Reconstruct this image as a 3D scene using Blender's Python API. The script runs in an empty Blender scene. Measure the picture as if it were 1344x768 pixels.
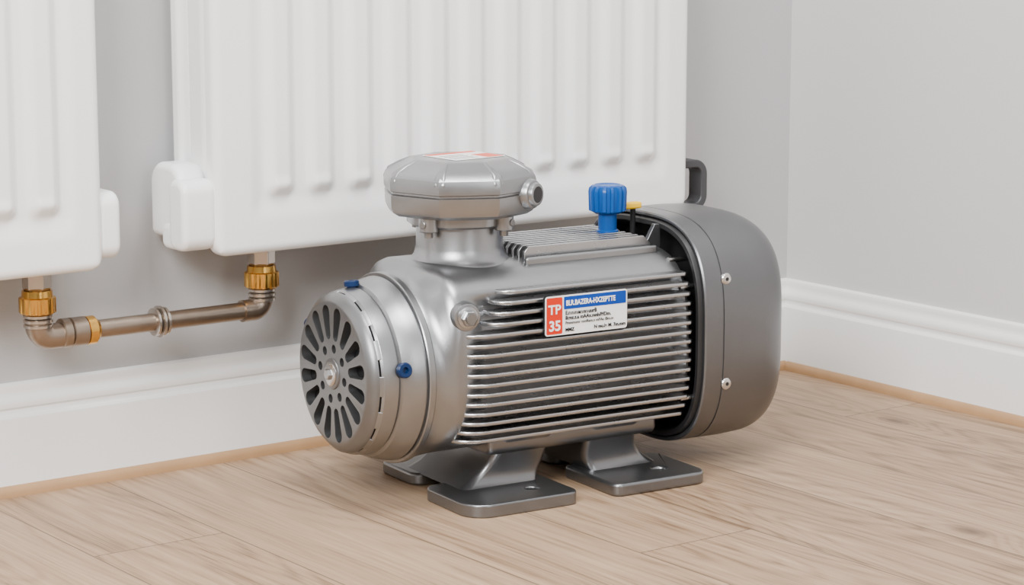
import bpy, bmesh, math, random
from math import sin, cos, pi, radians, sqrt
from mathutils import Vector, Matrix
random.seed(4)
scene = bpy.context.scene
COL = scene.collection

# ------------------------------------------------------------------ helpers
def ss(a, b, x):
    t = max(0.0, min(1.0, (x - a) / (b - a)))
    return t * t * (3 - 2 * t)

def link(o, parent=None):
    COL.objects.link(o)
    if parent is not None:
        o.parent = parent
    return o

def empty(name, loc=(0, 0, 0), rz=0.0):
    e = bpy.data.objects.new(name, None)
    e.empty_display_size = 0.1
    e.location = loc
    e.rotation_euler = (0, 0, rz)
    return link(e)

def mk(name, verts, faces, mat, parent=None, smooth=True, angle=35, bevel=0, seg=2):
    me = bpy.data.meshes.new(name)
    me.from_pydata([tuple(v) for v in verts], [], faces)
    bm = bmesh.new(); bm.from_mesh(me)
    bmesh.ops.recalc_face_normals(bm, faces=bm.faces)
    bm.to_mesh(me); bm.free()
    me.update()
    if smooth:
        me.polygons.foreach_set('use_smooth', [True] * len(me.polygons))
        me.set_sharp_from_angle(angle=radians(angle))
    me.materials.append(mat)
    o = bpy.data.objects.new(name, me)
    link(o, parent)
    if bevel:
        m = o.modifiers.new('bev', 'BEVEL'); m.width = bevel; m.segments = seg
        m.limit_method = 'ANGLE'; m.angle_limit = radians(40)
        m.harden_normals = False
    return o

class MB:
    """accumulates several pieces into one mesh"""
    def __init__(s): s.v = []; s.f = []
    def add(s, v, f):
        n = len(s.v); s.v += [Vector(p) for p in v]; s.f += [tuple(i + n for i in q) for q in f]
    def box(s, a, b, M=None):
        (x0, y0, z0), (x1, y1, z1) = a, b
        v = [Vector(p) for p in [(x0,y0,z0),(x1,y0,z0),(x1,y1,z0),(x0,y1,z0),(x0,y0,z1),(x1,y0,z1),(x1,y1,z1),(x0,y1,z1)]]
        if M is not None: v = [M @ p for p in v]
        s.add(v, [(0,3,2,1),(4,5,6,7),(0,1,5,4),(1,2,6,5),(2,3,7,6),(3,0,4,7)])
    def loft(s, rings, cap0=True, cap1=True, cyclic=True):
        n = len(rings[0]); v = []; f = []
        for r in rings: v += list(r)
        for i in range(len(rings) - 1):
            for j in range(n if cyclic else n - 1):
                k = (j + 1) % n
                f.append((i*n + j, i*n + k, (i+1)*n + k, (i+1)*n + j))
        if cap0: f.append(tuple(range(n))[::-1])
        if cap1: f.append(tuple((len(rings)-1)*n + j for j in range(n)))
        s.add(v, f)
    def lathe(s, p0, axis, prof, n=48, cap0=True, cap1=True, fn=None):
        """prof = [(t, r)] along axis from p0"""
        p0 = Vector(p0); ax = Vector(axis).normalized()
        h = Vector((0,0,1)) if abs(ax.z) < .9 else Vector((1,0,0))
        e1 = ax.cross(h).normalized(); e2 = ax.cross(e1)
        rings = []
        for t, r in prof:
            ring = []
            for j in range(n):
                a = 2*pi*j/n
                rr = r * (fn(a, t) if fn else 1)
                ring.append(p0 + ax*t + (e1*cos(a) + e2*sin(a))*rr)
            rings.append(ring)
        s.loft(rings, cap0, cap1)
    def prism(s, poly, z0, z1):
        s.loft([[Vector((x, y, z0)) for x, y in poly], [Vector((x, y, z1)) for x, y in poly]])
    def obj(s, name, mat, parent=None, **k):
        return mk(name, s.v, s.f, mat, parent, **k)

def cyl(name, p0, axis, prof, mat, parent=None, n=48, angle=35, fn=None, **k):
    m = MB(); m.lathe(p0, axis, prof, n, fn=fn); return m.obj(name, mat, parent, angle=angle, **k)

def box(name, a, b, mat, parent=None, bevel=0.002, seg=3, M=None):
    m = MB(); m.box(a, b, M); return m.obj(name, mat, parent, bevel=bevel, seg=seg)

def boolean(o, cutter):
    md = o.modifiers.new('b', 'BOOLEAN'); md.operation = 'DIFFERENCE'; md.solver = 'EXACT'; md.object = cutter
    dg = bpy.context.evaluated_depsgraph_get(); dg.update()
    me = bpy.data.meshes.new_from_object(o.evaluated_get(dg))
    o.modifiers.clear(); o.data = me
    me.polygons.foreach_set('use_smooth', [True]*len(me.polygons))
    me.set_sharp_from_angle(angle=radians(35))
    bpy.data.objects.remove(cutter, do_unlink=True)

def rrect(x0, y0, x1, y1, r, n=6):
    """rounded rectangle; r number or 4 radii (ll, lr, ur, ul)"""
    if not isinstance(r, (list, tuple)): r = [r]*4
    pts = []
    for (cx, cy, a0, rr) in [(x0+r[0], y0+r[0], 180, r[0]), (x1-r[1], y0+r[1], 270, r[1]),
                             (x1-r[2], y1-r[2], 0, r[2]), (x0+r[3], y1-r[3], 90, r[3])]:
        for i in range(n+1):
            a = radians(a0 + 90*i/n)
            pts.append((cx + rr*cos(a), cy + rr*sin(a)))
    return pts

# ------------------------------------------------------------------ materials
class NT:
    def __init__(s, name):
        s.m = bpy.data.materials.new(name); s.m.use_nodes = True
        s.t = s.m.node_tree; s.b = s.t.nodes['Principled BSDF']
    def n(s, ty, **k):
        nd = s.t.nodes.new(ty)
        for a, v in k.items(): setattr(nd, a, v)
        return nd
    def l(s, a, b): s.t.links.new(a, b)
    def math(s, op, a, b=None, c=None, clamp=False):
        nd = s.n('ShaderNodeMath', operation=op, use_clamp=clamp)
        for i, x in enumerate((a, b, c)):
            if x is None: continue
            if isinstance(x, (int, float)): nd.inputs[i].default_value = x
            else: s.l(x, nd.inputs[i])
        return nd.outputs[0]
    def mix(s, fac, a, b, mode='MIX'):
        nd = s.n('ShaderNodeMix', data_type='RGBA', blend_type=mode)
        for i, x in ((0, fac), (6, a), (7, b)):
            if isinstance(x, (int, float)): nd.inputs[i].default_value = x
            elif isinstance(x, (tuple, list)): nd.inputs[i].default_value = (*x[:3], 1)
            else: s.l(x, nd.inputs[i])
        return nd.outputs[2]

def mat(name, col, metal=0.0, rough=0.5, nscale=60, var=0.06, bump=0.0, bscale=300, coat=0.0, rvar=0.05, spec=0.5):
    t = NT(name)
    tc = t.n('ShaderNodeTexCoord')
    nz = t.n('ShaderNodeTexNoise'); nz.inputs['Scale'].default_value = nscale; nz.inputs['Detail'].default_value = 4
    t.l(tc.outputs['Object'], nz.inputs['Vector'])
    d = [max(0, c*(1-var)) for c in col]; u = [min(1, c*(1+var)) for c in col]
    t.l(t.mix(nz.outputs['Fac'], d, u), t.b.inputs['Base Color'])
    r = t.math('MULTIPLY_ADD', nz.outputs['Fac'], rvar*2, rough - rvar)
    t.l(r, t.b.inputs['Roughness'])
    t.b.inputs['Metallic'].default_value = metal
    t.b.inputs['Coat Weight'].default_value = coat
    t.b.inputs['Coat Roughness'].default_value = 0.15
    t.b.inputs['Specular IOR Level'].default_value = spec
    if bump:
        n2 = t.n('ShaderNodeTexNoise'); n2.inputs['Scale'].default_value = bscale; n2.inputs['Detail'].default_value = 2
        t.l(tc.outputs['Object'], n2.inputs['Vector'])
        bp = t.n('ShaderNodeBump'); bp.inputs['Strength'].default_value = bump; bp.inputs['Distance'].default_value = 0.001
        t.l(n2.outputs['Fac'], bp.inputs['Height']); t.l(bp.outputs['Normal'], t.b.inputs['Normal'])
    return t.m

M_cast   = mat('cast_aluminium', (.300, .305, .314), .95, .32, 35, .05, .13, 900, rvar=.03)
M_castL  = mat('cast_aluminium_light', (.42, .422, .43), .97, .28, 35, .05, .10, 900, rvar=.03)
M_core   = mat('cast_core', (.24, .235, .23), .9, .38, 30, .1, .1, 700)
M_cover  = mat('cover_grey', (.155, .158, .166), .88, .33, 25, .04, .14, 900, rvar=.03)
M_foot   = mat('foot_grey', (.20, .203, .21), .92, .31, 25, .05, .12, 800, rvar=.03)
M_disc   = mat('fan_guard_grey', (.20, .203, .208), .88, .37, 40, .05, .12, 800)
M_dark   = mat('rubber_and_hole_black', (.010, .010, .011), 0, .5)  # liner rubber; its black also paints shade in bore and screw sockets
M_dark2  = mat('dark_interior', (.010, .010, .011), .0, .6, spec=.2)  # near-black for shade behind slots and inside cover; also the cap stem
M_steel  = mat('steel', (.60, .59, .58), 1, .24, 60, .05)
M_blue   = mat('blue_plastic', (.0, .060, .27), 0, .33, 60, .05, spec=.3)
M_navy   = mat('navy_plastic', (.001, .016, .068), 0, .33, 60, .05, spec=.3)
M_yel    = mat('yellow_plastic', (.85, .50, .0), 0, .4)
M_rad    = mat('radiator_enamel', (.88, .88, .878), 0, .24, 10, .01, coat=.4)
M_radp   = mat('white_plastic', (.88, .88, .878), 0, .32, 10, .01)
M_pipe   = mat('aged_pipe', (.30, .24, .19), .95, .34, 50, .18, .15, 200)
M_pipe2  = mat('nickel_fitting', (.50, .45, .40), .95, .25, 50, .1)
M_brass  = mat('brass', (.72, .40, .09), 1, .22, 50, .08)
M_white  = mat('label_white', (.85, .85, .84), 0, .35, 50, .01)
M_red    = mat('label_red', (.60, .020, .004), 0, .4, 50, .02, spec=.25)
M_orange = mat('label_orange', (.70, .07, .015), 0, .4, 50, .02, spec=.25)
M_lblue  = mat('label_blue', (.0, .045, .30), 0, .4, 50, .02, spec=.25)
M_ink    = mat('label_ink', (.01, .01, .012), 0, .5, spec=.2)
M_base   = mat('white_trim_paint', (.83, .825, .815), 0, .35, 8, .01)
M_handle = mat('dark_handle', (.06, .06, .065), .4, .4)
M_strip  = mat('oak_strip', (.40, .235, .115), 0, .5, 25, .15)

def wall_mat(name, col):
    t = NT(name)
    g = t.n('ShaderNodeNewGeometry')
    n1 = t.n('ShaderNodeTexNoise'); n1.inputs['Scale'].default_value = 3; n1.inputs['Detail'].default_value = 3
    n2 = t.n('ShaderNodeTexNoise'); n2.inputs['Scale'].default_value = 220; n2.inputs['Detail'].default_value = 3
    t.l(g.outputs['Position'], n1.inputs['Vector']); t.l(g.outputs['Position'], n2.inputs['Vector'])
    t.l(t.mix(n1.outputs['Fac'], [c*.97 for c in col], [c*1.03 for c in col]), t.b.inputs['Base Color'])
    t.b.inputs['Roughness'].default_value = .75
    bp = t.n('ShaderNodeBump'); bp.inputs['Strength'].default_value = .12; bp.inputs['Distance'].default_value = .001
    t.l(n2.outputs['Fac'], bp.inputs['Height']); t.l(bp.outputs['Normal'], t.b.inputs['Normal'])
    return t.m
M_wall = wall_mat('wall_back_tone', (.445, .447, .455))
M_wall2 = wall_mat('wall_right_tone', (.56, .555, .555))  # lighter tone than the back wall so the corner shows

def floor_mat():
    t = NT('oak_planks')
    g = t.n('ShaderNodeNewGeometry'); sp = t.n('ShaderNodeSeparateXYZ'); t.l(g.outputs['Position'], sp.inputs[0])
    X, Y = sp.outputs[0], sp.outputs[1]
    W = .19
    px = t.math('DIVIDE', t.math('SUBTRACT', X, 1.337), W)
    pid = t.math('FLOOR', px); fx = t.math('FRACT', px)
    wn = t.n('ShaderNodeTexWhiteNoise', noise_dimensions='1D'); t.l(pid, wn.inputs['W'])
    yy = t.math('DIVIDE', t.math('MULTIPLY_ADD', wn.outputs['Value'], 1.9, Y), 1.9)
    jid = t.math('FLOOR', yy); fy = t.math('FRACT', yy)
    cb = t.n('ShaderNodeCombineXYZ'); t.l(pid, cb.inputs[0]); t.l(jid, cb.inputs[1])
    wn2 = t.n('ShaderNodeTexWhiteNoise', noise_dimensions='3D'); t.l(cb.outputs[0], wn2.inputs['Vector'])
    rnd = wn2.outputs['Value']
    # seam mask
    ex = t.math('MINIMUM', fx, t.math('SUBTRACT', 1, fx))
    ey = t.math('MULTIPLY', t.math('MINIMUM', fy, t.math('SUBTRACT', 1, fy)), 10)
    e = t.math('MINIMUM', ex, ey)
    seam = t.math('LESS_THAN', e, .0070)
    # knots at a few places on the planks
    kn = None; kb = None
    for (kx, ky, r) in ((2.71, 2.63, .016), (2.323, 2.111, .017), (1.60, 2.20, .011), (2.42, 2.87, .012), (1.20, 2.55, .012), (1.05, 2.0, .014), (2.12, 1.75, .015)):
        dx = t.math('MULTIPLY', t.math('SUBTRACT', X, kx), 1.35); dy = t.math('MULTIPLY', t.math('SUBTRACT', Y, ky), .62)
        d = t.math('SQRT', t.math('ADD', t.math('MULTIPLY', dx, dx), t.math('MULTIPLY', dy, dy)))
        a = t.math('SUBTRACT', 1, t.math('DIVIDE', d, r*1.7), clamp=True)
        b = t.math('EXPONENT', t.math('MULTIPLY', d, -1/(r*2.6)))
        kn = a if kn is None else t.math('MAXIMUM', kn, a)
        kb = b if kb is None else t.math('MAXIMUM', kb, b)
    # grain
    def noise(sx, sy, sz, det, dist=0, rough=.6):
        c = t.n('ShaderNodeCombineXYZ')
        t.l(t.math('MULTIPLY', X, sx), c.inputs[0]); t.l(t.math('MULTIPLY', Y, sy), c.inputs[1]); t.l(t.math('MULTIPLY', rnd, sz), c.inputs[2])
        n = t.n('ShaderNodeTexNoise'); n.inputs['Scale'].default_value = 1; n.inputs['Detail'].default_value = det
        n.inputs['Distortion'].default_value = dist; n.inputs['Roughness'].default_value = rough
        t.l(c.outputs[0], n.inputs['Vector']); return n.outputs['Fac']
    g1 = noise(420, 9, 40, 3)          # fine pores
    g2 = noise(75, 1.5, 40, 5)         # streaks
    g3 = noise(6.5, .8, 40, 1)         # broad
    ringv = t.math('ADD', g3, t.math('MULTIPLY', kb, .22))
    ringv = t.math('ADD', ringv, t.math('MULTIPLY', g2, .02))
    rings = t.math('POWER', t.math('MULTIPLY_ADD', t.math('SINE', t.math('MULTIPLY', ringv, 150)), .5, .5), 2.0)
    v = t.math('ADD', t.math('MULTIPLY', t.math('SUBTRACT', g1, .5), .75), t.math('MULTIPLY', t.math('SUBTRACT', g2, .5), 1.1))
    v = t.math('SUBTRACT', v, t.math('MULTIPLY', rings, .16))
    v = t.math('ADD', v, t.math('MULTIPLY', t.math('SUBTRACT', g3, .5), .25))
    v = t.math('ADD', v, t.math('MULTIPLY', t.math('SUBTRACT', rnd, .5), .22))
    v = t.math('ADD', v, .57)
    cr = t.n('ShaderNodeValToRGB'); t.l(v, cr.inputs[0])
    el = cr.color_ramp.elements
    el[0].position = .15; el[0].color = (.165, .098, .054, 1)
    el[1].position = .85; el[1].color = (.430, .302, .198, 1)
    m = el.new(.48); m.color = (.330, .218, .135, 1)
    col = t.mix(t.math('MULTIPLY', kb, .35), cr.outputs[0], (.17, .10, .055))
    col = t.mix(t.math('MULTIPLY', kn, .85), col, (.075, .042, .025))
    col = t.mix(t.math('MULTIPLY', seam, .65), col, (.08, .05, .03))
    t.l(col, t.b.inputs['Base Color'])
    t.l(t.math('MULTIPLY_ADD', g2, .2, .38), t.b.inputs['Roughness'])
    t.b.inputs['Specular IOR Level'].default_value = .28
    h = t.math('SUBTRACT', t.math('MULTIPLY', g1, .25), t.math('MULTIPLY', seam, 1.0))
    bp = t.n('ShaderNodeBump'); bp.inputs['Strength'].default_value = .25; bp.inputs['Distance'].default_value = .001
    t.l(h, bp.inputs['Height']); t.l(bp.outputs['Normal'], t.b.inputs['Normal'])
    return t.m
M_floor = floor_mat()

# ------------------------------------------------------------------ room
XW, YW = 2.864, 3.05
X0, Y0, ZT = -2.0, -1.5, 2.6
def slab(name, a, b, m):
    mb = MB(); mb.box(a, b); return mb.obj(name, m, None, smooth=False)
slab('floor', (X0, Y0, -.05), (XW + .1, YW + .1, 0), M_floor)
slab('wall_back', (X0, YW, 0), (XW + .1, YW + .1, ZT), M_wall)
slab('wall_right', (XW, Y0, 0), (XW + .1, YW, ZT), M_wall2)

prof = [(0, 0), (.017, 0), (.017, .106), (.0165, .110), (.0145, .1125), (.0105, .114), (.0095, .117), (.0095, .121), (.0125, .124), (.0135, .129), (.0125, .134),
        (.0095, .138), (.0075, .1415), (.007, .147), (.0075, .151), (.0065, .155), (.004, .157), (0, .158)]
def trim_y(name, prof, m, x0, x1):      # along back wall
    mb = MB(); mb.loft([[Vector((x, YW - d, z)) for d, z in prof] for x in (x0, x1)])
    return mb.obj(name, m, None, angle=28)
def trim_x(name, prof, m, y0, y1):
    mb = MB(); mb.loft([[Vector((XW - d, y, z)) for d, z in prof] for y in (y0, y1)])
    return mb.obj(name, m, None, angle=28)
trim_y('baseboard_back', prof, M_base, X0, XW)
trim_x('baseboard_right', prof, M_base, Y0, YW - .006)
sp = [(.016, 0), (.025, 0), (.025, .007), (.023, .012), (.0195, .015), (.016, .0155)]
trim_y('trim_1', sp, M_strip, X0, XW - .016)
trim_x('trim_2', sp, M_strip, Y0, YW - .025)

# ------------------------------------------------------------------ radiators
YF = 2.905
def front_panel(name, x0, x1, z0, z1, ribs, parent):
    R, RC, TH = .013, .022, .024
    def axis(a, b, step):
        l = [a + d for d in (0, .0008, .002, .004, .0065, .0095, .013, .017, .022)]
        n = int((b - a - .044) / step); l += [a + .022 + (b - a - .044) * i / n for i in range(1, n)]
        l += [b - d for d in (.022, .017, .013, .0095, .0065, .004, .002, .0008, 0)]
        return l
    xs, zs = axis(x0, x1, .0030), axis(z0, z1, .0040)
    v = []; f = []
    for z in zs:
        for x in xs:
            d = min(x - x0, x1 - x, z - z0, z1 - z)
            back = R - sqrt(max(0, R*R - (R - d)**2)) if d < R else 0
            rib = 0
            for c in ribs:
                dd = abs(x - c)
                if dd < .03: rib = 1 - ss(.010, .026, dd)
            e = ss(z0 + .078, z0 + .098, z) * (1 - ss(z1 - .098, z1 - .078, z))
            # shallow recess around the rib field, rib raised from it
            field = ss(z0 + .045, z0 + .080, z) * (1 - ss(z1 - .080, z1 - .045, z)) * ss(min(ribs) - .050, min(ribs) - .028, x) * (1 - ss(max(ribs) + .028, max(ribs) + .050, x))
            # rounded nose at each rib end
            nose = (ss(z0 + .074, z0 + .088, z) * (1 - ss(z0 + .092, z0 + .112, z))) * (1 - ss(.006, .020, abs(x - min(ribs, key=lambda c: abs(c - x)))))
            y = YF + back + .0045 * field - .0105 * rib * e - .0030 * nose
            # rounded corners
            cx = x0 + RC if x < x0 + RC else (x1 - RC if x > x1 - RC else None)
            cz = z0 + RC if z < z0 + RC else (z1 - RC if z > z1 - RC else None)
            px, pz = x, z
            if cx is not None and cz is not None:
                u, w = (x - cx) / RC, (z - cz) / RC
                px = cx + RC * u * sqrt(1 - w*w/2); pz = cz + RC * w * sqrt(1 - u*u/2)
            v.append((px, y, pz))
    nx, nz = len(xs), len(zs)
    for j in range(nz - 1):
        for i in range(nx - 1):
            a = j*nx + i; f.append((a, a+1, a+nx+1, a+nx))
    # rim to the back
    loop = [i for i in range(nx)] + [j*nx + nx - 1 for j in range(1, nz)] + [(nz-1)*nx + i for i in range(nx-2, -1, -1)] + [j*nx for j in range(nz-2, 0, -1)]
    n0 = len(v)
    for k in loop: v.append((v[k][0], YF + TH, v[k][2]))
    L = len(loop)
    for k in range(L): f.append((loop[k], n0 + k, n0 + (k+1) % L, loop[(k+1) % L]))
    f.append(tuple(n0 + k for k in range(L)))
    return mk(name, v, f, M_rad, parent, angle=60)

def xz_plate(name, poly, y0, y1, m, parent, bevel=.003, seg=3):
    mb = MB(); mb.loft([[Vector((x, y, z)) for x, z in poly] for y in (y0, y1)])
    return mb.obj(name, m, parent, bevel=bevel, seg=seg)

def radiator(x0, x1, ribs, z0=.327, z1=.927):
    p = empty('radiator', (0, 0, 0))
    front_panel('front_panel', x0, x1, z0, z1, ribs, p)
    xz_plate('rear_panel', rrect(x0 + .001, z0 + .004, x1 - .001, z1, .018), YW - .046, YW - .018, M_rad, p, .009, 5)
    xz_plate('convector', rrect(x0 + .006, z0 + .012, x1 - .006, z1 - .004, .012), YF + .038, YW - .058, M_rad, p, .010, 5)
    mb = MB(); mb.box((x0 + .016, YF + .02, z0 + .02), (x1 - .016, YW - .03, z1 - .01)); mb.obj('channel_core', M_rad, p, smooth=False)
    for k, xx in enumerate((x0 + .15, x1 - .15)):
        box('wall_bracket_%d' % (k+1), (xx - .015, YW - .02, z0 + .05), (xx + .015, YW, z0 + .5), M_rad, p, .001)
    return p

radR = radiator(1.646, 2.510, [1.751 + .0668 * i for i in range(11)])
radL = radiator(.62, 1.4735, [1.387 - .0620 * i for i in range(12)])

# white valve cover on the left flank of right radiator
def blob_x(name, x0, x1, poly, m, parent, bev):
    mb = MB()
    mb.loft([[Vector((x, y, z)) for y, z in poly] for x in (x0, x1)])
    return mb.obj(name, m, parent, bevel=bev, seg=6)
blob_x('valve_cover_back', 1.609, 1.655, rrect(2.942, .350, 3.030, .456, [.034, .010, .03, .030], 8), M_radp, radR, .012)
blob_x('valve_cover_front', 1.597, 1.650, rrect(2.910, .338, 2.956, .438, [.020, .016, .016, .020], 8), M_radp, radR, .009)
blob_x('valve_cover_lip', 1.604, 1.655, rrect(2.950, .336, 2.990, .372, [.012, .012, .012, .012], 8), M_radp, radR, .008)
# end plug on the left radiator
blob_x('end_plug', 1.468, 1.503, rrect(2.912, .340, 2.985, .432, .020, 8), M_radp, radL, .008)
# dark handle at the right flank of the right radiator
def tube(name, pts, r, m, parent, res=6):
    cu = bpy.data.curves.new(name, 'CURVE'); cu.dimensions = '3D'; cu.bevel_depth = r; cu.bevel_resolution = res
    s = cu.splines.new('POLY'); s.points.add(len(pts) - 1)
    for i, q in enumerate(pts): s.points[i].co = (*q, 1)
    cu.use_fill_caps = True
    s.use_smooth = True
    cu.materials.append(m)
    o = bpy.data.objects.new(name, cu); return link(o, parent)
def fillet(pts, r, n=8):
    pts = [Vector(p) for p in pts]; out = [pts[0]]
    for i in range(1, len(pts) - 1):
        a, b, c = pts[i-1], pts[i], pts[i+1]
        d1 = (a - b).normalized(); d2 = (c - b).normalized()
        cc = b + (d1 + d2)*r
        for k in range(n+1):
            t = k/n * pi/2
            out.append(cc - d2*r*cos(t) - d1*r*sin(t))
    out.append(pts[-1]); return out
mb = MB()
hp = fillet([(2.502, 2.94, .394), (2.560, 2.94, .394), (2.560, 2.94, .324), (2.502, 2.94, .324)], .018)
rings = []
for i, q in enumerate(hp):
    d = (hp[min(i+1, len(hp)-1)] - hp[max(i-1, 0)]).normalized(); nrm = Vector((-d.z, 0, d.x))
    rings.append([q + nrm*a + Vector((0, b, 0)) for a, b in ((-.0065, -.016), (.0065, -.016), (.0065, .016), (-.0065, .016))])
mb.loft(rings); mb.obj('side_handle', M_handle, radR, bevel=.002)

# ------------------------------------------------------------------ pipework
pipe = empty('heating_pipe', (0, 0, 0))
PY, PZ, XL, XR = 2.965, .236, 1.400, 1.752
tube('pipe_run', fillet([(XL, PY, .30), (XL, PY, PZ), (XR, PY, PZ), (XR, PY, .30)], .030, 12), .0130, M_pipe, pipe)
def fit(name, p, ax, prof, m, n=40, **k): return cyl(name, p, ax, prof, m, pipe, n=n, **k)
def nut(name, p, ax, r, h, m, n=8):
    fit(name, p, ax, [(0, r*.9), (h*.12, r), (h*.88, r), (h, r*.9)], m, n=n, angle=20, bevel=.0008)
def knurl(a, t): return 1 + .025*(1 if sin(a*14) > 0 else -1)*(1 if t < .0225 else 0)
for nm, x in (('left', XL), ('right', XR)):
    nut('valve_body_' + nm, (x, PY, .300), (0, 0, 1), .020, .034, M_pipe2, 6)
    fit('brass_nut_' + nm, (x, PY, .268), (0, 0, 1), [(0, .022), (.002, .0245), (.022, .0245), (.0235, .0215), (.032, .0205)], M_brass, n=112, fn=knurl, angle=50)
    for i in range(3):
        fit('collar_%s_%d' % (nm, i), (x, PY, .248 + i*.0068), (0, 0, 1), [(0, .0175), (.0012, .0200), (.0045, .0200), (.0062, .0175)], M_pipe2)
# elbow bodies
tube('elbow_left', fillet([(XL, PY, .256), (XL, PY, PZ - .002), (XL + .045, PY, PZ - .002)], .0175, 12), .0178, M_pipe, pipe)
tube('elbow_right', fillet([(XR - .034, PY, PZ), (XR, PY, PZ), (XR, PY, .254)], .0170, 12), .0160, M_pipe, pipe)
fit('union_collar', (XL + .032, PY, PZ), (1, 0, 0), [(0, .0185), (.0015, .0205), (.012, .0205), (.013, .0185)], M_pipe)
fit('union_sleeve', (XL + .046, PY, PZ), (1, 0, 0), [(0, .0185), (.0015, .0205), (.022, .0205), (.023, .0185)], M_pipe)
fit('brass_ring', (XL + .069, PY, PZ), (1, 0, 0), [(0, .0180), (.001, .0200), (.013, .0200), (.015, .0165), (.019, .0145)], M_brass)
for i in range(3):
    fit('coupling_ring_%d' % i, (1.574 + i*.0075, PY, PZ), (1, 0, 0), [(0, .0165), (.0015, .020 + (.0025 if i == 1 else 0)), (.005, .020 + (.0025 if i == 1 else 0)), (.0068, .0165)], M_pipe2)

# ------------------------------------------------------------------ motor
mot = empty('electric_motor', (1.7217, 2.72, 0), radians(-5))
ZC = .1855
def sup(th, a, bu, bd, nu, nd):
    c, s = cos(th), sin(th)
    b, n = (bu, nu) if s >= 0 else (bd, nd)
    return (abs(c/a)**n + abs(s/b)**n) ** (-1/n)

# ---- front bell
cyl('front_bell', (0, 0, ZC), (1, 0, 0),
    [(.010, .100), (.011, .1105), (.014, .113), (.030, .1155), (.033, .1155), (.0335, .1130), (.0355, .1130), (.039, .1185), (.050, .1235), (.060, .1262), (.0690, .1278),
     (.0695, .1258), (.0715, .1258), (.072, .1315), (.0735, .1325), (.081, .1325), (.0825, .1315), (.083, .1285), (.092, .128)], M_cast, mot, n=128, angle=25)
# fan guard disc with real slots
gm = MB(); gm.lathe((-.006, 0, ZC), (1, 0, 0), [(0, .097), (.001, .1000), (.006, .1055), (.010, .1095), (.014, .1105)], 128)
guard = gm.obj('fan_guard', M_disc, mot, angle=25)
cm = MB()
def prism_x(mb, pts, xa, xb):
    mb.loft([[Vector((x, y, ZC + z)) for y, z in pts] for x in (xa, xb)])
NS = 16
for k in range(NS):
    a = 2*pi*(k + .5)/NS
    pts = []
    r0, r1, w0, w1 = .054, .0845, .0066, .0100
    for i in range(9):
        b = -pi/2 + pi*i/8; pts.append((r1 + w1*cos(b), w1*sin(b)))
    for i in range(9):
        b = pi/2 + pi*i/8; pts.append((r0 + w0*cos(b), w0*sin(b)))
    pts = [(x*cos(a) - y*sin(a), x*sin(a) + y*cos(a)) for x, y in pts]
    prism_x(cm, pts, -.02, .03)
for k in range(8):
    a = 2*pi*(k + .2)/8
    pts = [(.0355*cos(a) + .0062*cos(2*pi*i/20), .0355*sin(a) + .0062*sin(2*pi*i/20)) for i in range(20)]
    prism_x(cm, pts, -.02, .03)
cut = cm.obj('cut', M_disc, mot)
bpy.context.view_layer.update()
boolean(guard, cut)
cyl('slot_shade_disc', (.0082, 0, ZC), (1, 0, 0), [(0, .098), (.0015, .098)], M_dark2, mot, n=64)  # near-black disc put in for the shade behind the slots
cyl('hub_ring', (-.0085, 0, ZC), (1, 0, 0), [(0, .0185), (.001, .021), (.004, .022)], M_disc, mot)
cyl('hub_washer', (-.0105, 0, ZC), (1, 0, 0), [(0, .0150), (.001, .0165), (.003, .0165)], M_steel, mot)
cyl('hub_bolt', (-.0155, 0, ZC), (1, 0, 0), [(0, .0065), (.001, .0078), (.006, .0082)], M_castL, mot, n=6, angle=20)
# low raised pads on the guard chamfer
fm = MB()
for k in range(14):
    a = 2*pi*(k + .5)/14
    Mx = Matrix.Translation((0, 0, ZC)) @ Matrix.Rotation(a, 4, 'X')
    v = []
    for (x, r) in ((.0005, .1046), (.0040, .1082), (.012, .1122), (.0200, .1140)):
        ring = []
        W_ = [-.0135, -.007, 0, .007, .0135]
        # outer edge follows the round rim
        top = [Mx @ Vector((x, w_, sqrt(r*r - w_*w_))) for w_ in W_]
        bot = [Mx @ Vector((x, w_, sqrt(r*r - w_*w_) - .006)) for w_ in W_[::-1]]
        v.append(top + bot)
    fm.loft(v)
fm.obj('ring_pads', M_cast, mot, bevel=.0006, seg=2)
# blue plugs round the bell
def plug(name, ang, x, r0):
    d = Vector((0, cos(ang), sin(ang))); p = Vector((x, 0, ZC)) + d*r0
    m = MB(); m.lathe(p, d, [(0, .007), (.004, .007), (.005, .0105), (.011, .0105), (.0125, .009), (.0125, .0045), (.008, .004)], 32)
    m.obj(name, M_navy, mot)
plug('blue_plug_1', radians(170), .040, .113)
plug('blue_plug_2', radians(84), .032, .112)
plug('blue_plug_3', radians(24), .020, .114)

# ---- main body
NA = 256
def body_ring(x, mixc, rec, sc=1.0):
    ring = []
    for j in range(NA):
        th = 2*pi*j/NA
        R = sup(th, .136, .145, .119, 3.6, 2.5)
        z = R*sin(th) + ZC
        m = ss(.086, .098, z)*(1 - ss(.290, .300, z))
        R -= .017*m*rec
        R = .1285*(1 - mixc) + R*mixc
        R *= sc
        ring.append(Vector((x, R*cos(th), ZC + R*sin(th))))
    return ring
bm_ = MB()
bm_.loft([body_ring(.084, 0, 0), body_ring(.090, .06, 0), body_ring(.098, .3, 0), body_ring(.106, .68, 0), body_ring(.114, .92, 0), body_ring(.122, 1, 0),
          body_ring(.130, 1, .05), body_ring(.142, 1, .35), body_ring(.156, 1, .8), body_ring(.166, 1, 1), body_ring(.30, 1, 1), body_ring(.470, 1, 1), body_ring(.476, 1, .8), body_ring(.488, .98, 0), body_ring(.492, .95, 0)])
bm_.obj('stator_housing', M_cast, mot, angle=40)

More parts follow.
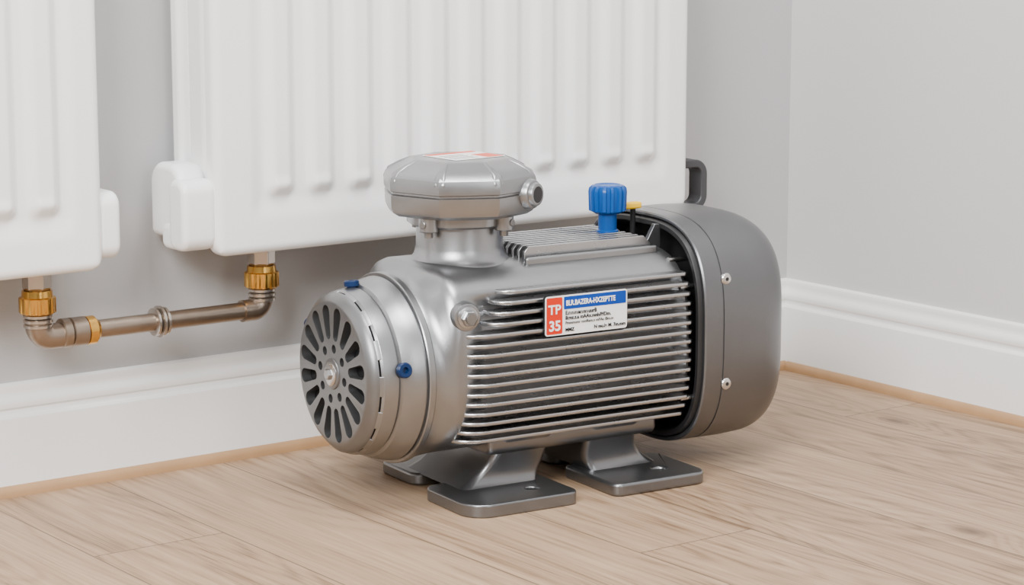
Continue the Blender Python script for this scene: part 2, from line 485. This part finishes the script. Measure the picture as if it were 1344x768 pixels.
# ---- side fins
NF = 16
fn = MB()
for i in range(NF):
    z = .0965 + (.299 - .0965)*i/(NF - 1)
    q = .150*(1 - .15*(abs(z - .203)/.108)**3.5)
    xa = .120 if z < .258 else .158 + (z - .258)*.6
    for sgn in (-1, 1):
        yin = .085; r = .034 if z < .258 else .024; xb = .492
        P = [(xa, yin), (xa, q - r)]
        for k in range(1, 10):
            a = pi - (pi/2)*k/10; P.append((xa + r*1.2 + r*1.2*cos(a), q - r + r*sin(a)))
        P += [(xa + r*1.2, q), (xb - .006, q), (xb, q - .006), (xb, yin)]
        P = [(x, sgn*y) for x, y in P]
        fn.prism(P, z - .0029, z + .0029)
fn.obj('cooling_fins', M_castL, mot, bevel=.0020, seg=3, angle=30)
# ---- top fins
tf = MB()
for i in range(9):
    y = -.062 + .0155*i
    P = [(.262, .320), (.262, .340), (.268, .347), (.462, .347), (.474, .336), (.474, .320)]
    tf.loft([[Vector((x, yy, z)) for x, z in P] for yy in (y - .0028, y + .0028)])
tf.obj('top_fins', M_castL, mot, bevel=.001)
# deck edge lip around the top fins
box('deck_lip', (.256, -.080, .322), (.476, -.072, .334), M_cast, mot, .003)

# ---- drain boss / hex bolt on shoulder
cyl('bolt_boss', (.132, -.100, .272), (-.12, -1, 0), [(0, .021), (.030, .0205), (.036, .0185), (.0365, .0165)], M_cast, mot)
cyl('bolt_washer', (.1277, -.1355, .272), (-.12, -1, 0), [(0, .0145), (.003, .0145), (.0035, .0135)], M_castL, mot)
cyl('bolt_head', (.1274, -.1385, .272), (-.12, -1, 0), [(0, .0115), (.008, .0115), (.0095, .0095)], M_cast, mot, n=6, angle=20)
cyl('bolt_socket', (.1262, -.1479, .272), (-.12, -1, 0), [(0, .0075), (.003, .0070)], M_core, mot, n=24)

# ---- neck and junction box
BX, BY = .1955, 0.0
def zring(r, z, oct_=0.0, ph=0, n=96, ex=1.0):
    ring = []
    for j in range(n):
        a = 2*pi*j/n
        loc = ((a + ph) % (pi/4)) - pi/8
        k = cos(pi/8)/cos(loc)
        rr = r*((1 - oct_) + oct_*k*1.04)
        ring.append(Vector((BX + rr*cos(a)*ex, BY + rr*sin(a), z)))
    return ring
nk = MB()
nk.loft([zring(.088, .305), zring(.080, .322), zring(.070, .329), zring(.064, .336), zring(.061, .348), zring(.060, .388)])
nk.obj('neck', M_cast, mot, angle=40)
jb = MB()
jb.loft([zring(.069, .378, .5), zring(.073, .381, .5), zring(.073, .393, .5), zring(.071, .395, .5)])
jb.obj('box_flange', M_cast, mot, angle=30)
j2 = MB()
O = .80
j2.loft([zring(.075, .3915, O), zring(.093, .3940, O), zring(.101, .399, O), zring(.1040, .405, O), zring(.1050, .424, O), zring(.1020, .4255, O), zring(.1020, .4280, O),
         zring(.1058, .4295, O), zring(.1063, .441, O), zring(.1045, .448, O), zring(.0985, .4545, .85), zring(.086, .4610, .9), zring(.073, .4670, .95), zring(.068, .4695, .95), zring(.063, .4705, .95)])
j2.obj('junction_box', M_cast, mot, angle=24)
# raised ribs at corners of lid
rb = MB()
for k in range(8):
    a = k*pi/4
    Mz = Matrix.Translation((BX, BY, .0028)) @ Matrix.Rotation(a, 4, 'Z')
    v = [(.068, -.005, .457), (.068, .005, .457), (.068, .004, .4680), (.068, -.004, .4680),
         (.086, -.007, .448), (.086, .007, .448), (.086, .005, .4610), (.086, -.005, .4610),
         (.101, -.009, .440), (.101, .009, .440), (.102, .007, .4525), (.102, -.007, .4525),
         (.104, -.010, .428), (.104, .010, .428), (.1085, .008, .4400), (.1085, -.008, .4400)]
    v = [Mz @ Vector(p) for p in v]
    rb.loft([v[0:4], v[4:8], v[8:12], v[12:16]])
rb.obj('lid_ribs', M_cast, mot, bevel=.003, seg=3)
lg = MB()
for k in range(4):
    a = radians(-100 + 90*k + 35)
    c = Vector((BX + .074*cos(a), BY + .074*sin(a), 0))
    lg.lathe((c.x, c.y, .374), (0, 0, 1), [(0, .012), (.0015, .0135), (.024, .0135)], 24)
lg.obj('flange_lugs', M_cast, mot)
sc = MB()
for k in range(4):
    a = radians(-100 + 90*k + 35)
    d = Vector((cos(a), sin(a), 0))
    sc.lathe((BX + .086*d.x, BY + .086*d.y, .385), d, [(0, .005), (.003, .005), (.0035, .004)], 16)
    sc.lathe((BX + .074*d.x, BY + .074*d.y, .366), (0, 0, 1), [(0, .006), (.010, .0065)], 6)
sc.obj('flange_screws', M_core, mot, angle=20)
# cable gland
gd = Vector((.44, -.90, 0)).normalized()
gp = Vector((BX + .020, BY + .002, .4235)) + gd*.078
cyl('cable_gland_boss', gp, gd, [(0, .0225), (.020, .0215), (.025, .0195), (.026, .0175)], M_cast, mot)
cyl('cable_gland', gp, gd, [(0, .0170), (.028, .0165), (.031, .0155), (.0315, .0145), (.0315, .0115), (.022, .0110)], M_cast, mot)
cyl('cable_gland_bore_shade', gp + gd*.0285, gd, [(0, .0114), (.0032, .0114)], M_dark, mot)  # black disc in the mouth paints the darkness of the bore
# sticker on lid
stk = Matrix.Translation((BX + .004, BY - .002, .006)) @ Matrix.Rotation(radians(8), 4, 'Z')
def sticker(name, x0, y0, x1, y1, z, m, r=.002):
    mb = MB(); mb.loft([[stk @ Vector((x, y, zz)) for x, y in rrect(x0, y0, x1, y1, r, 3)] for zz in (z - .0006, z)])
    mb.obj(name, m, mot)
sticker('lid_sticker', -.040, -.036, .048, .040, .4656, M_white)
sticker('lid_sticker_band', -.038, .026, .046, .038, .4659, M_orange)
sticker('lid_sticker_block', .018, -.034, .046, .004, .4659, M_orange)
for k in range(4):
    sticker('lid_sticker_line_%d' % k, -.034, -.026 + .011*k, .008, -.0235 + .011*k, .4659, M_core, .0005)

# ---- text helper
def text(body, size, x, z, m, y=-.1537, align='LEFT', name='label_text', bold=0.0, sx=1.0):
    cu = bpy.data.curves.new(name, 'FONT'); cu.body = body; cu.size = size; cu.align_x = align; cu.extrude = .00015
    cu.offset = bold
    cu.materials.append(m)
    o = bpy.data.objects.new(name, cu); link(o, mot)
    o.location = (x, y, z); o.rotation_euler = (pi/2, 0, 0); o.scale = (sx, 1, 1)
    return o
LX0, LX1, LZ0, LZ1 = .240, .374, .237, .2915
def lab(name, x0, z0, x1, z1, ya, yb, m, r):
    mb = MB(); mb.loft([[Vector((x, y, z)) for x, z in rrect(x0, z0, x1, z1, r, 5)] for y in (ya, yb)])
    return mb.obj(name, m, mot)
lab('label_backing', LX0 - .0006, LZ0 - .0006, LX1 + .0006, LZ1 + .0006, -.1480, -.1522, M_ink, .0042)
lab('label_plate', LX0, LZ0, LX1, LZ1, -.1485, -.1528, M_white, .004)
lab('label_red_block', LX0 + .002, LZ0 + .002, LX0 + .0275, LZ1 - .002, -.152, -.1532, M_red, .002)
lab('label_blue_band', LX0 + .030, LZ1 - .0195, LX1 - .002, LZ1 - .002, -.152, -.1532, M_lblue, .0015)
text('TP', .0180, LX0 + .0145, LZ0 + .0300, M_white, align='CENTER', bold=.0004)
text('35', .0195, LX0 + .0150, LZ0 + .0070, M_white, align='CENTER', bold=.0005)
text('BLR.BAZERA-HXZEPTTE', .0100, LX0 + .033, LZ1 - .0143, M_white, bold=.0003, sx=.76)
text('E.mmmamnmuurB', .0078, LX0 + .032, LZ1 - .0270, M_ink, bold=.00020, sx=.88)
text('B:mz.z.a mAAx.mnh/P/Dm.', .0072, LX0 + .032, LZ1 - .0337, M_ink, bold=.00018, sx=.95)
text('Pmmmumr mmRam.n mPAa /Bm.m', .0056, LX0 + .032, LZ1 - .0402, M_ink, bold=.00006, sx=.98)
text('MMZ', .0066, LX0 + .032, LZ0 + .0045, M_ink, bold=.0002)
text('N mu.le M. 7m.mm', .0068, LX1 - .003, LZ0 + .0045, M_ink, align='RIGHT', bold=.0002, sx=.98)

# ---- rear cover
CZ = .205
def cov_ring(x, r_off=0.0, scl=1.0, n=160):
    ring = []
    for j in range(n):
        th = 2*pi*j/n
        R = sup(th, .160, .167, .167, 3.1, 3.1)*scl - r_off
        ring.append(Vector((x, R*cos(th), CZ + R*sin(th))))
    return ring
cv = MB()
rings = [cov_ring(.552, .007), cov_ring(.506, .007), cov_ring(.504, .005), cov_ring(.504, .002), cov_ring(.506, 0), cov_ring(.534, 0), cov_ring(.5345, .0014), cov_ring(.5365, .0014), cov_ring(.537, 0), cov_ring(.58, -.0005), cov_ring(.610, .001)]
for i in range(1, 13):
    t = i/12*pi/2
    rings.append(cov_ring(.610 + .056*sin(t), .001 + .050*(1 - cos(t))))
rings.append(cov_ring(.6685, .10)); rings.append(cov_ring(.670, .13))
cv.loft(rings, cap0=False, cap1=True)
cv.obj('rear_cover', M_cover, mot, angle=40)
ln = MB()
ln.loft([cov_ring(.540, .026), cov_ring(.500, .018), cov_ring(.498, .016), cov_ring(.498, .010), cov_ring(.500, .0085), cov_ring(.545, .0075)], cap0=False, cap1=False)
ln.obj('cover_liner', M_dark, mot, angle=40)
bk = MB(); bk.loft([cov_ring(.542, .008), cov_ring(.546, .008)]); bk.obj('cover_shade_disc', M_dark2, mot)  # near-black disc added for the dark depth of the cover
cyl('end_shaft', (.488, 0, ZC), (1, 0, 0), [(0, .11), (.056, .11)], M_dark2, mot, n=64)
for k, z in enumerate((.290, .139)):
    b = .167
    yy = -.160*(1 - abs((z - CZ)/b)**3.1)**(1/3.1)
    cyl('cover_screw_%d' % (k+1), (.543, yy + .003, z), (0, -1, 0), [(0, .0085), (.004, .0085), (.0055, .007), (.006, .003)], M_steel, mot, n=28)
    cyl('cover_screw_shade_%d' % (k+1), (.543, yy - .0026, z), (0, -1, 0), [(0, .003), (.0007, .003)], M_dark, mot, n=6)  # black hex laid on the head, recess shade put into its colour
# little studs bridging housing and cover
for k, (y, z) in enumerate(((-.128, .28), (-.132, .12), (-.10, .315))):
    cyl('stud_%d' % (k+1), (.480, y, z), (1, 0, 0), [(0, .004), (.05, .004)], M_steel, mot, n=16)
# dark wedge near knob, put in for the dark rim interior
br = MB(); br.loft([[Vector((x, y, z)) for x, z in ((.470, .325), (.500, .325), (.500, .360), (.490, .360))] for y in (-.052, -.044)])
br.obj('rim_dark_wedge', M_cover, mot, bevel=.001)

# ---- blue knob, yellow cap
def flute(a, t): return 1 + (.06*(1 if sin(a*14) > 0 else -1) if .022 < t < .056 else 0)
cyl('knob_stem', (.443, 0, .325), (0, 0, 1), [(0, .016), (.024, .016), (.025, .0135), (.050, .0135)], M_blue, mot)
cyl('blue_knob', (.443, 0, .355), (0, 0, 1), [(.018, .018), (.0215, .0235), (.0225, .0255), (.050, .0265), (.0555, .0255), (.0585, .0235), (.060, .019), (.0585, .016), (.0585, .004)], M_blue, mot, n=140, fn=flute, angle=45)
cyl('yellow_stem', (.490, .004, .325), (0, 0, 1), [(0, .004), (.054, .004)], M_dark2, mot, n=20)
box('yellow_cap', (.470, -.003, .376), (.502, .011, .386), M_yel, mot, .003)

# ---- feet
FT = .0185
def foot(xp0, xp1, xh, hole, corners_near, idx):
    P = rrect(xp0, -.168, xp1, -.03, corners_near)
    mb = MB(); mb.prism(P, 0, FT)
    o = mb.obj('foot_plate_near_%d' % idx, M_foot, mot)
    c = MB(); c.lathe((hole[0], hole[1], -.02), (0, 0, 1), [(0, .0098), (.06, .0098)], 28)
    co = c.obj('cut', M_foot, mot); bpy.context.view_layer.update(); boolean(o, co)
    md = o.modifiers.new('bev', 'BEVEL'); md.width = .004; md.segments = 4; md.limit_method = 'ANGLE'; md.angle_limit = radians(50)
    P = rrect(xp0 + .022, .03, xp1 - .01, .138, .02)
    mb = MB(); mb.prism(P, 0, FT)
    mb.obj('foot_plate_far_%d' % idx, M_foot, mot, bevel=.004, seg=4)
    # saddle
    rings = []
    for k in range(19):
        t = k/18
        z = FT - .001 + .075*t
        fl = (1 - t)**3.0
        xa = xh - .044 - fl*(xh - .044 - xp0 - .020)*.8
        xb = xh + .044 + fl*(xp1 - .020 - xh - .044)*.8
        yo = .070 + .034*t**1.3 + .014*(1 - t)**6
        rings.append([Vector((x, y, z)) for x, y in rrect(xa, -yo, xb, yo, .012, 5)])
    mb = MB(); mb.loft(rings); mb.obj('foot_saddle_%d' % idx, M_foot, mot, angle=50)
foot(.116, .290, .246, (.240, -.118), [.036, .018, .012, .02], 1)
foot(.348, .508, .392, (.456, -.118), [.014, .022, .02, .012], 2)
bb = MB(); bb.loft([[Vector((x, y, z)) for y, z in rrect(-.098, .064, .098, .10, .014)] for x in (.185, .465)])
bb.obj('base_beam', M_foot, mot, angle=40, bevel=.006, seg=4)

# ------------------------------------------------------------------ light
def area(name, loc, target, sx, sy, e, col=(1, 1, 1)):
    L = bpy.data.lights.new(name, 'AREA'); L.shape = 'RECTANGLE'; L.size = sx; L.size_y = sy; L.energy = e; L.color = col
    o = bpy.data.objects.new(name, L); o.location = loc
    o.rotation_euler = (Vector(target) - Vector(loc)).to_track_quat('-Z', 'Y').to_euler()
    return link(o)
area('window_light', (-.6, .9, 2.1), (1.9, 2.7, .2), 1.2, 1.2, 180, (1, .99, .975))
area('overhead_softbox', (1.7, 1.9, 2.7), (2.0, 2.6, 0), .9, .8, 60, (1, .99, .975))  # added overhead panel for top light and reflections, no lamp known there
area('fill_softbox', (1.4, -1.3, 1.6), (2.1, 2.8, .3), .9, 1.8, 34, (1, .995, .99))  # added soft panel, no window known here; keeps metal from looking flat

# world: stand-in for a bright room around the open sides, darker low down, lighter / darker zones made up for metal reflections
w = bpy.data.worlds.new('world'); scene.world = w; w.use_nodes = True
nt = w.node_tree; bg = nt.nodes['Background']
tc = nt.nodes.new('ShaderNodeTexCoord'); sx = nt.nodes.new('ShaderNodeSeparateXYZ'); cr = nt.nodes.new('ShaderNodeValToRGB')
mr = nt.nodes.new('ShaderNodeMapRange'); mr.inputs[1].default_value = -1; mr.inputs[2].default_value = 1
nt.links.new(tc.outputs['Generated'], sx.inputs[0]); nt.links.new(sx.outputs[2], mr.inputs[0]); nt.links.new(mr.outputs[0], cr.inputs[0])
e = cr.color_ramp.elements
e[0].position = .45; e[0].color = (.24, .23, .22, 1)
e[1].position = .80; e[1].color = (1.05, 1.05, 1.05, 1)
m = e.new(.60); m.color = (.40, .40, .40, 1)
nz = nt.nodes.new('ShaderNodeTexNoise'); nz.inputs['Scale'].default_value = 2.2; nz.inputs['Detail'].default_value = 0
nt.links.new(tc.outputs['Generated'], nz.inputs['Vector'])
m2 = nt.nodes.new('ShaderNodeMapRange'); m2.inputs[1].default_value = .38; m2.inputs[2].default_value = .62; m2.inputs[3].default_value = .45; m2.inputs[4].default_value = 1.5
nt.links.new(nz.outputs['Fac'], m2.inputs[0])
mx = nt.nodes.new('ShaderNodeVectorMath'); mx.operation = 'SCALE'
nt.links.new(cr.outputs[0], mx.inputs[0]); nt.links.new(m2.outputs[0], mx.inputs['Scale'])
nt.links.new(mx.outputs[0], bg.inputs[0])
bg.inputs[1].default_value = .95

# ------------------------------------------------------------------ camera
cam = bpy.data.cameras.new('camera'); cam.sensor_width = 36; cam.lens = 3160/1344*36
co = bpy.data.objects.new('camera', cam); link(co)
co.location = (0, 0, .86); co.rotation_euler = (radians(90 - 9.94), 0, radians(53.4 - 90))
cam.clip_start = .05
scene.camera = co
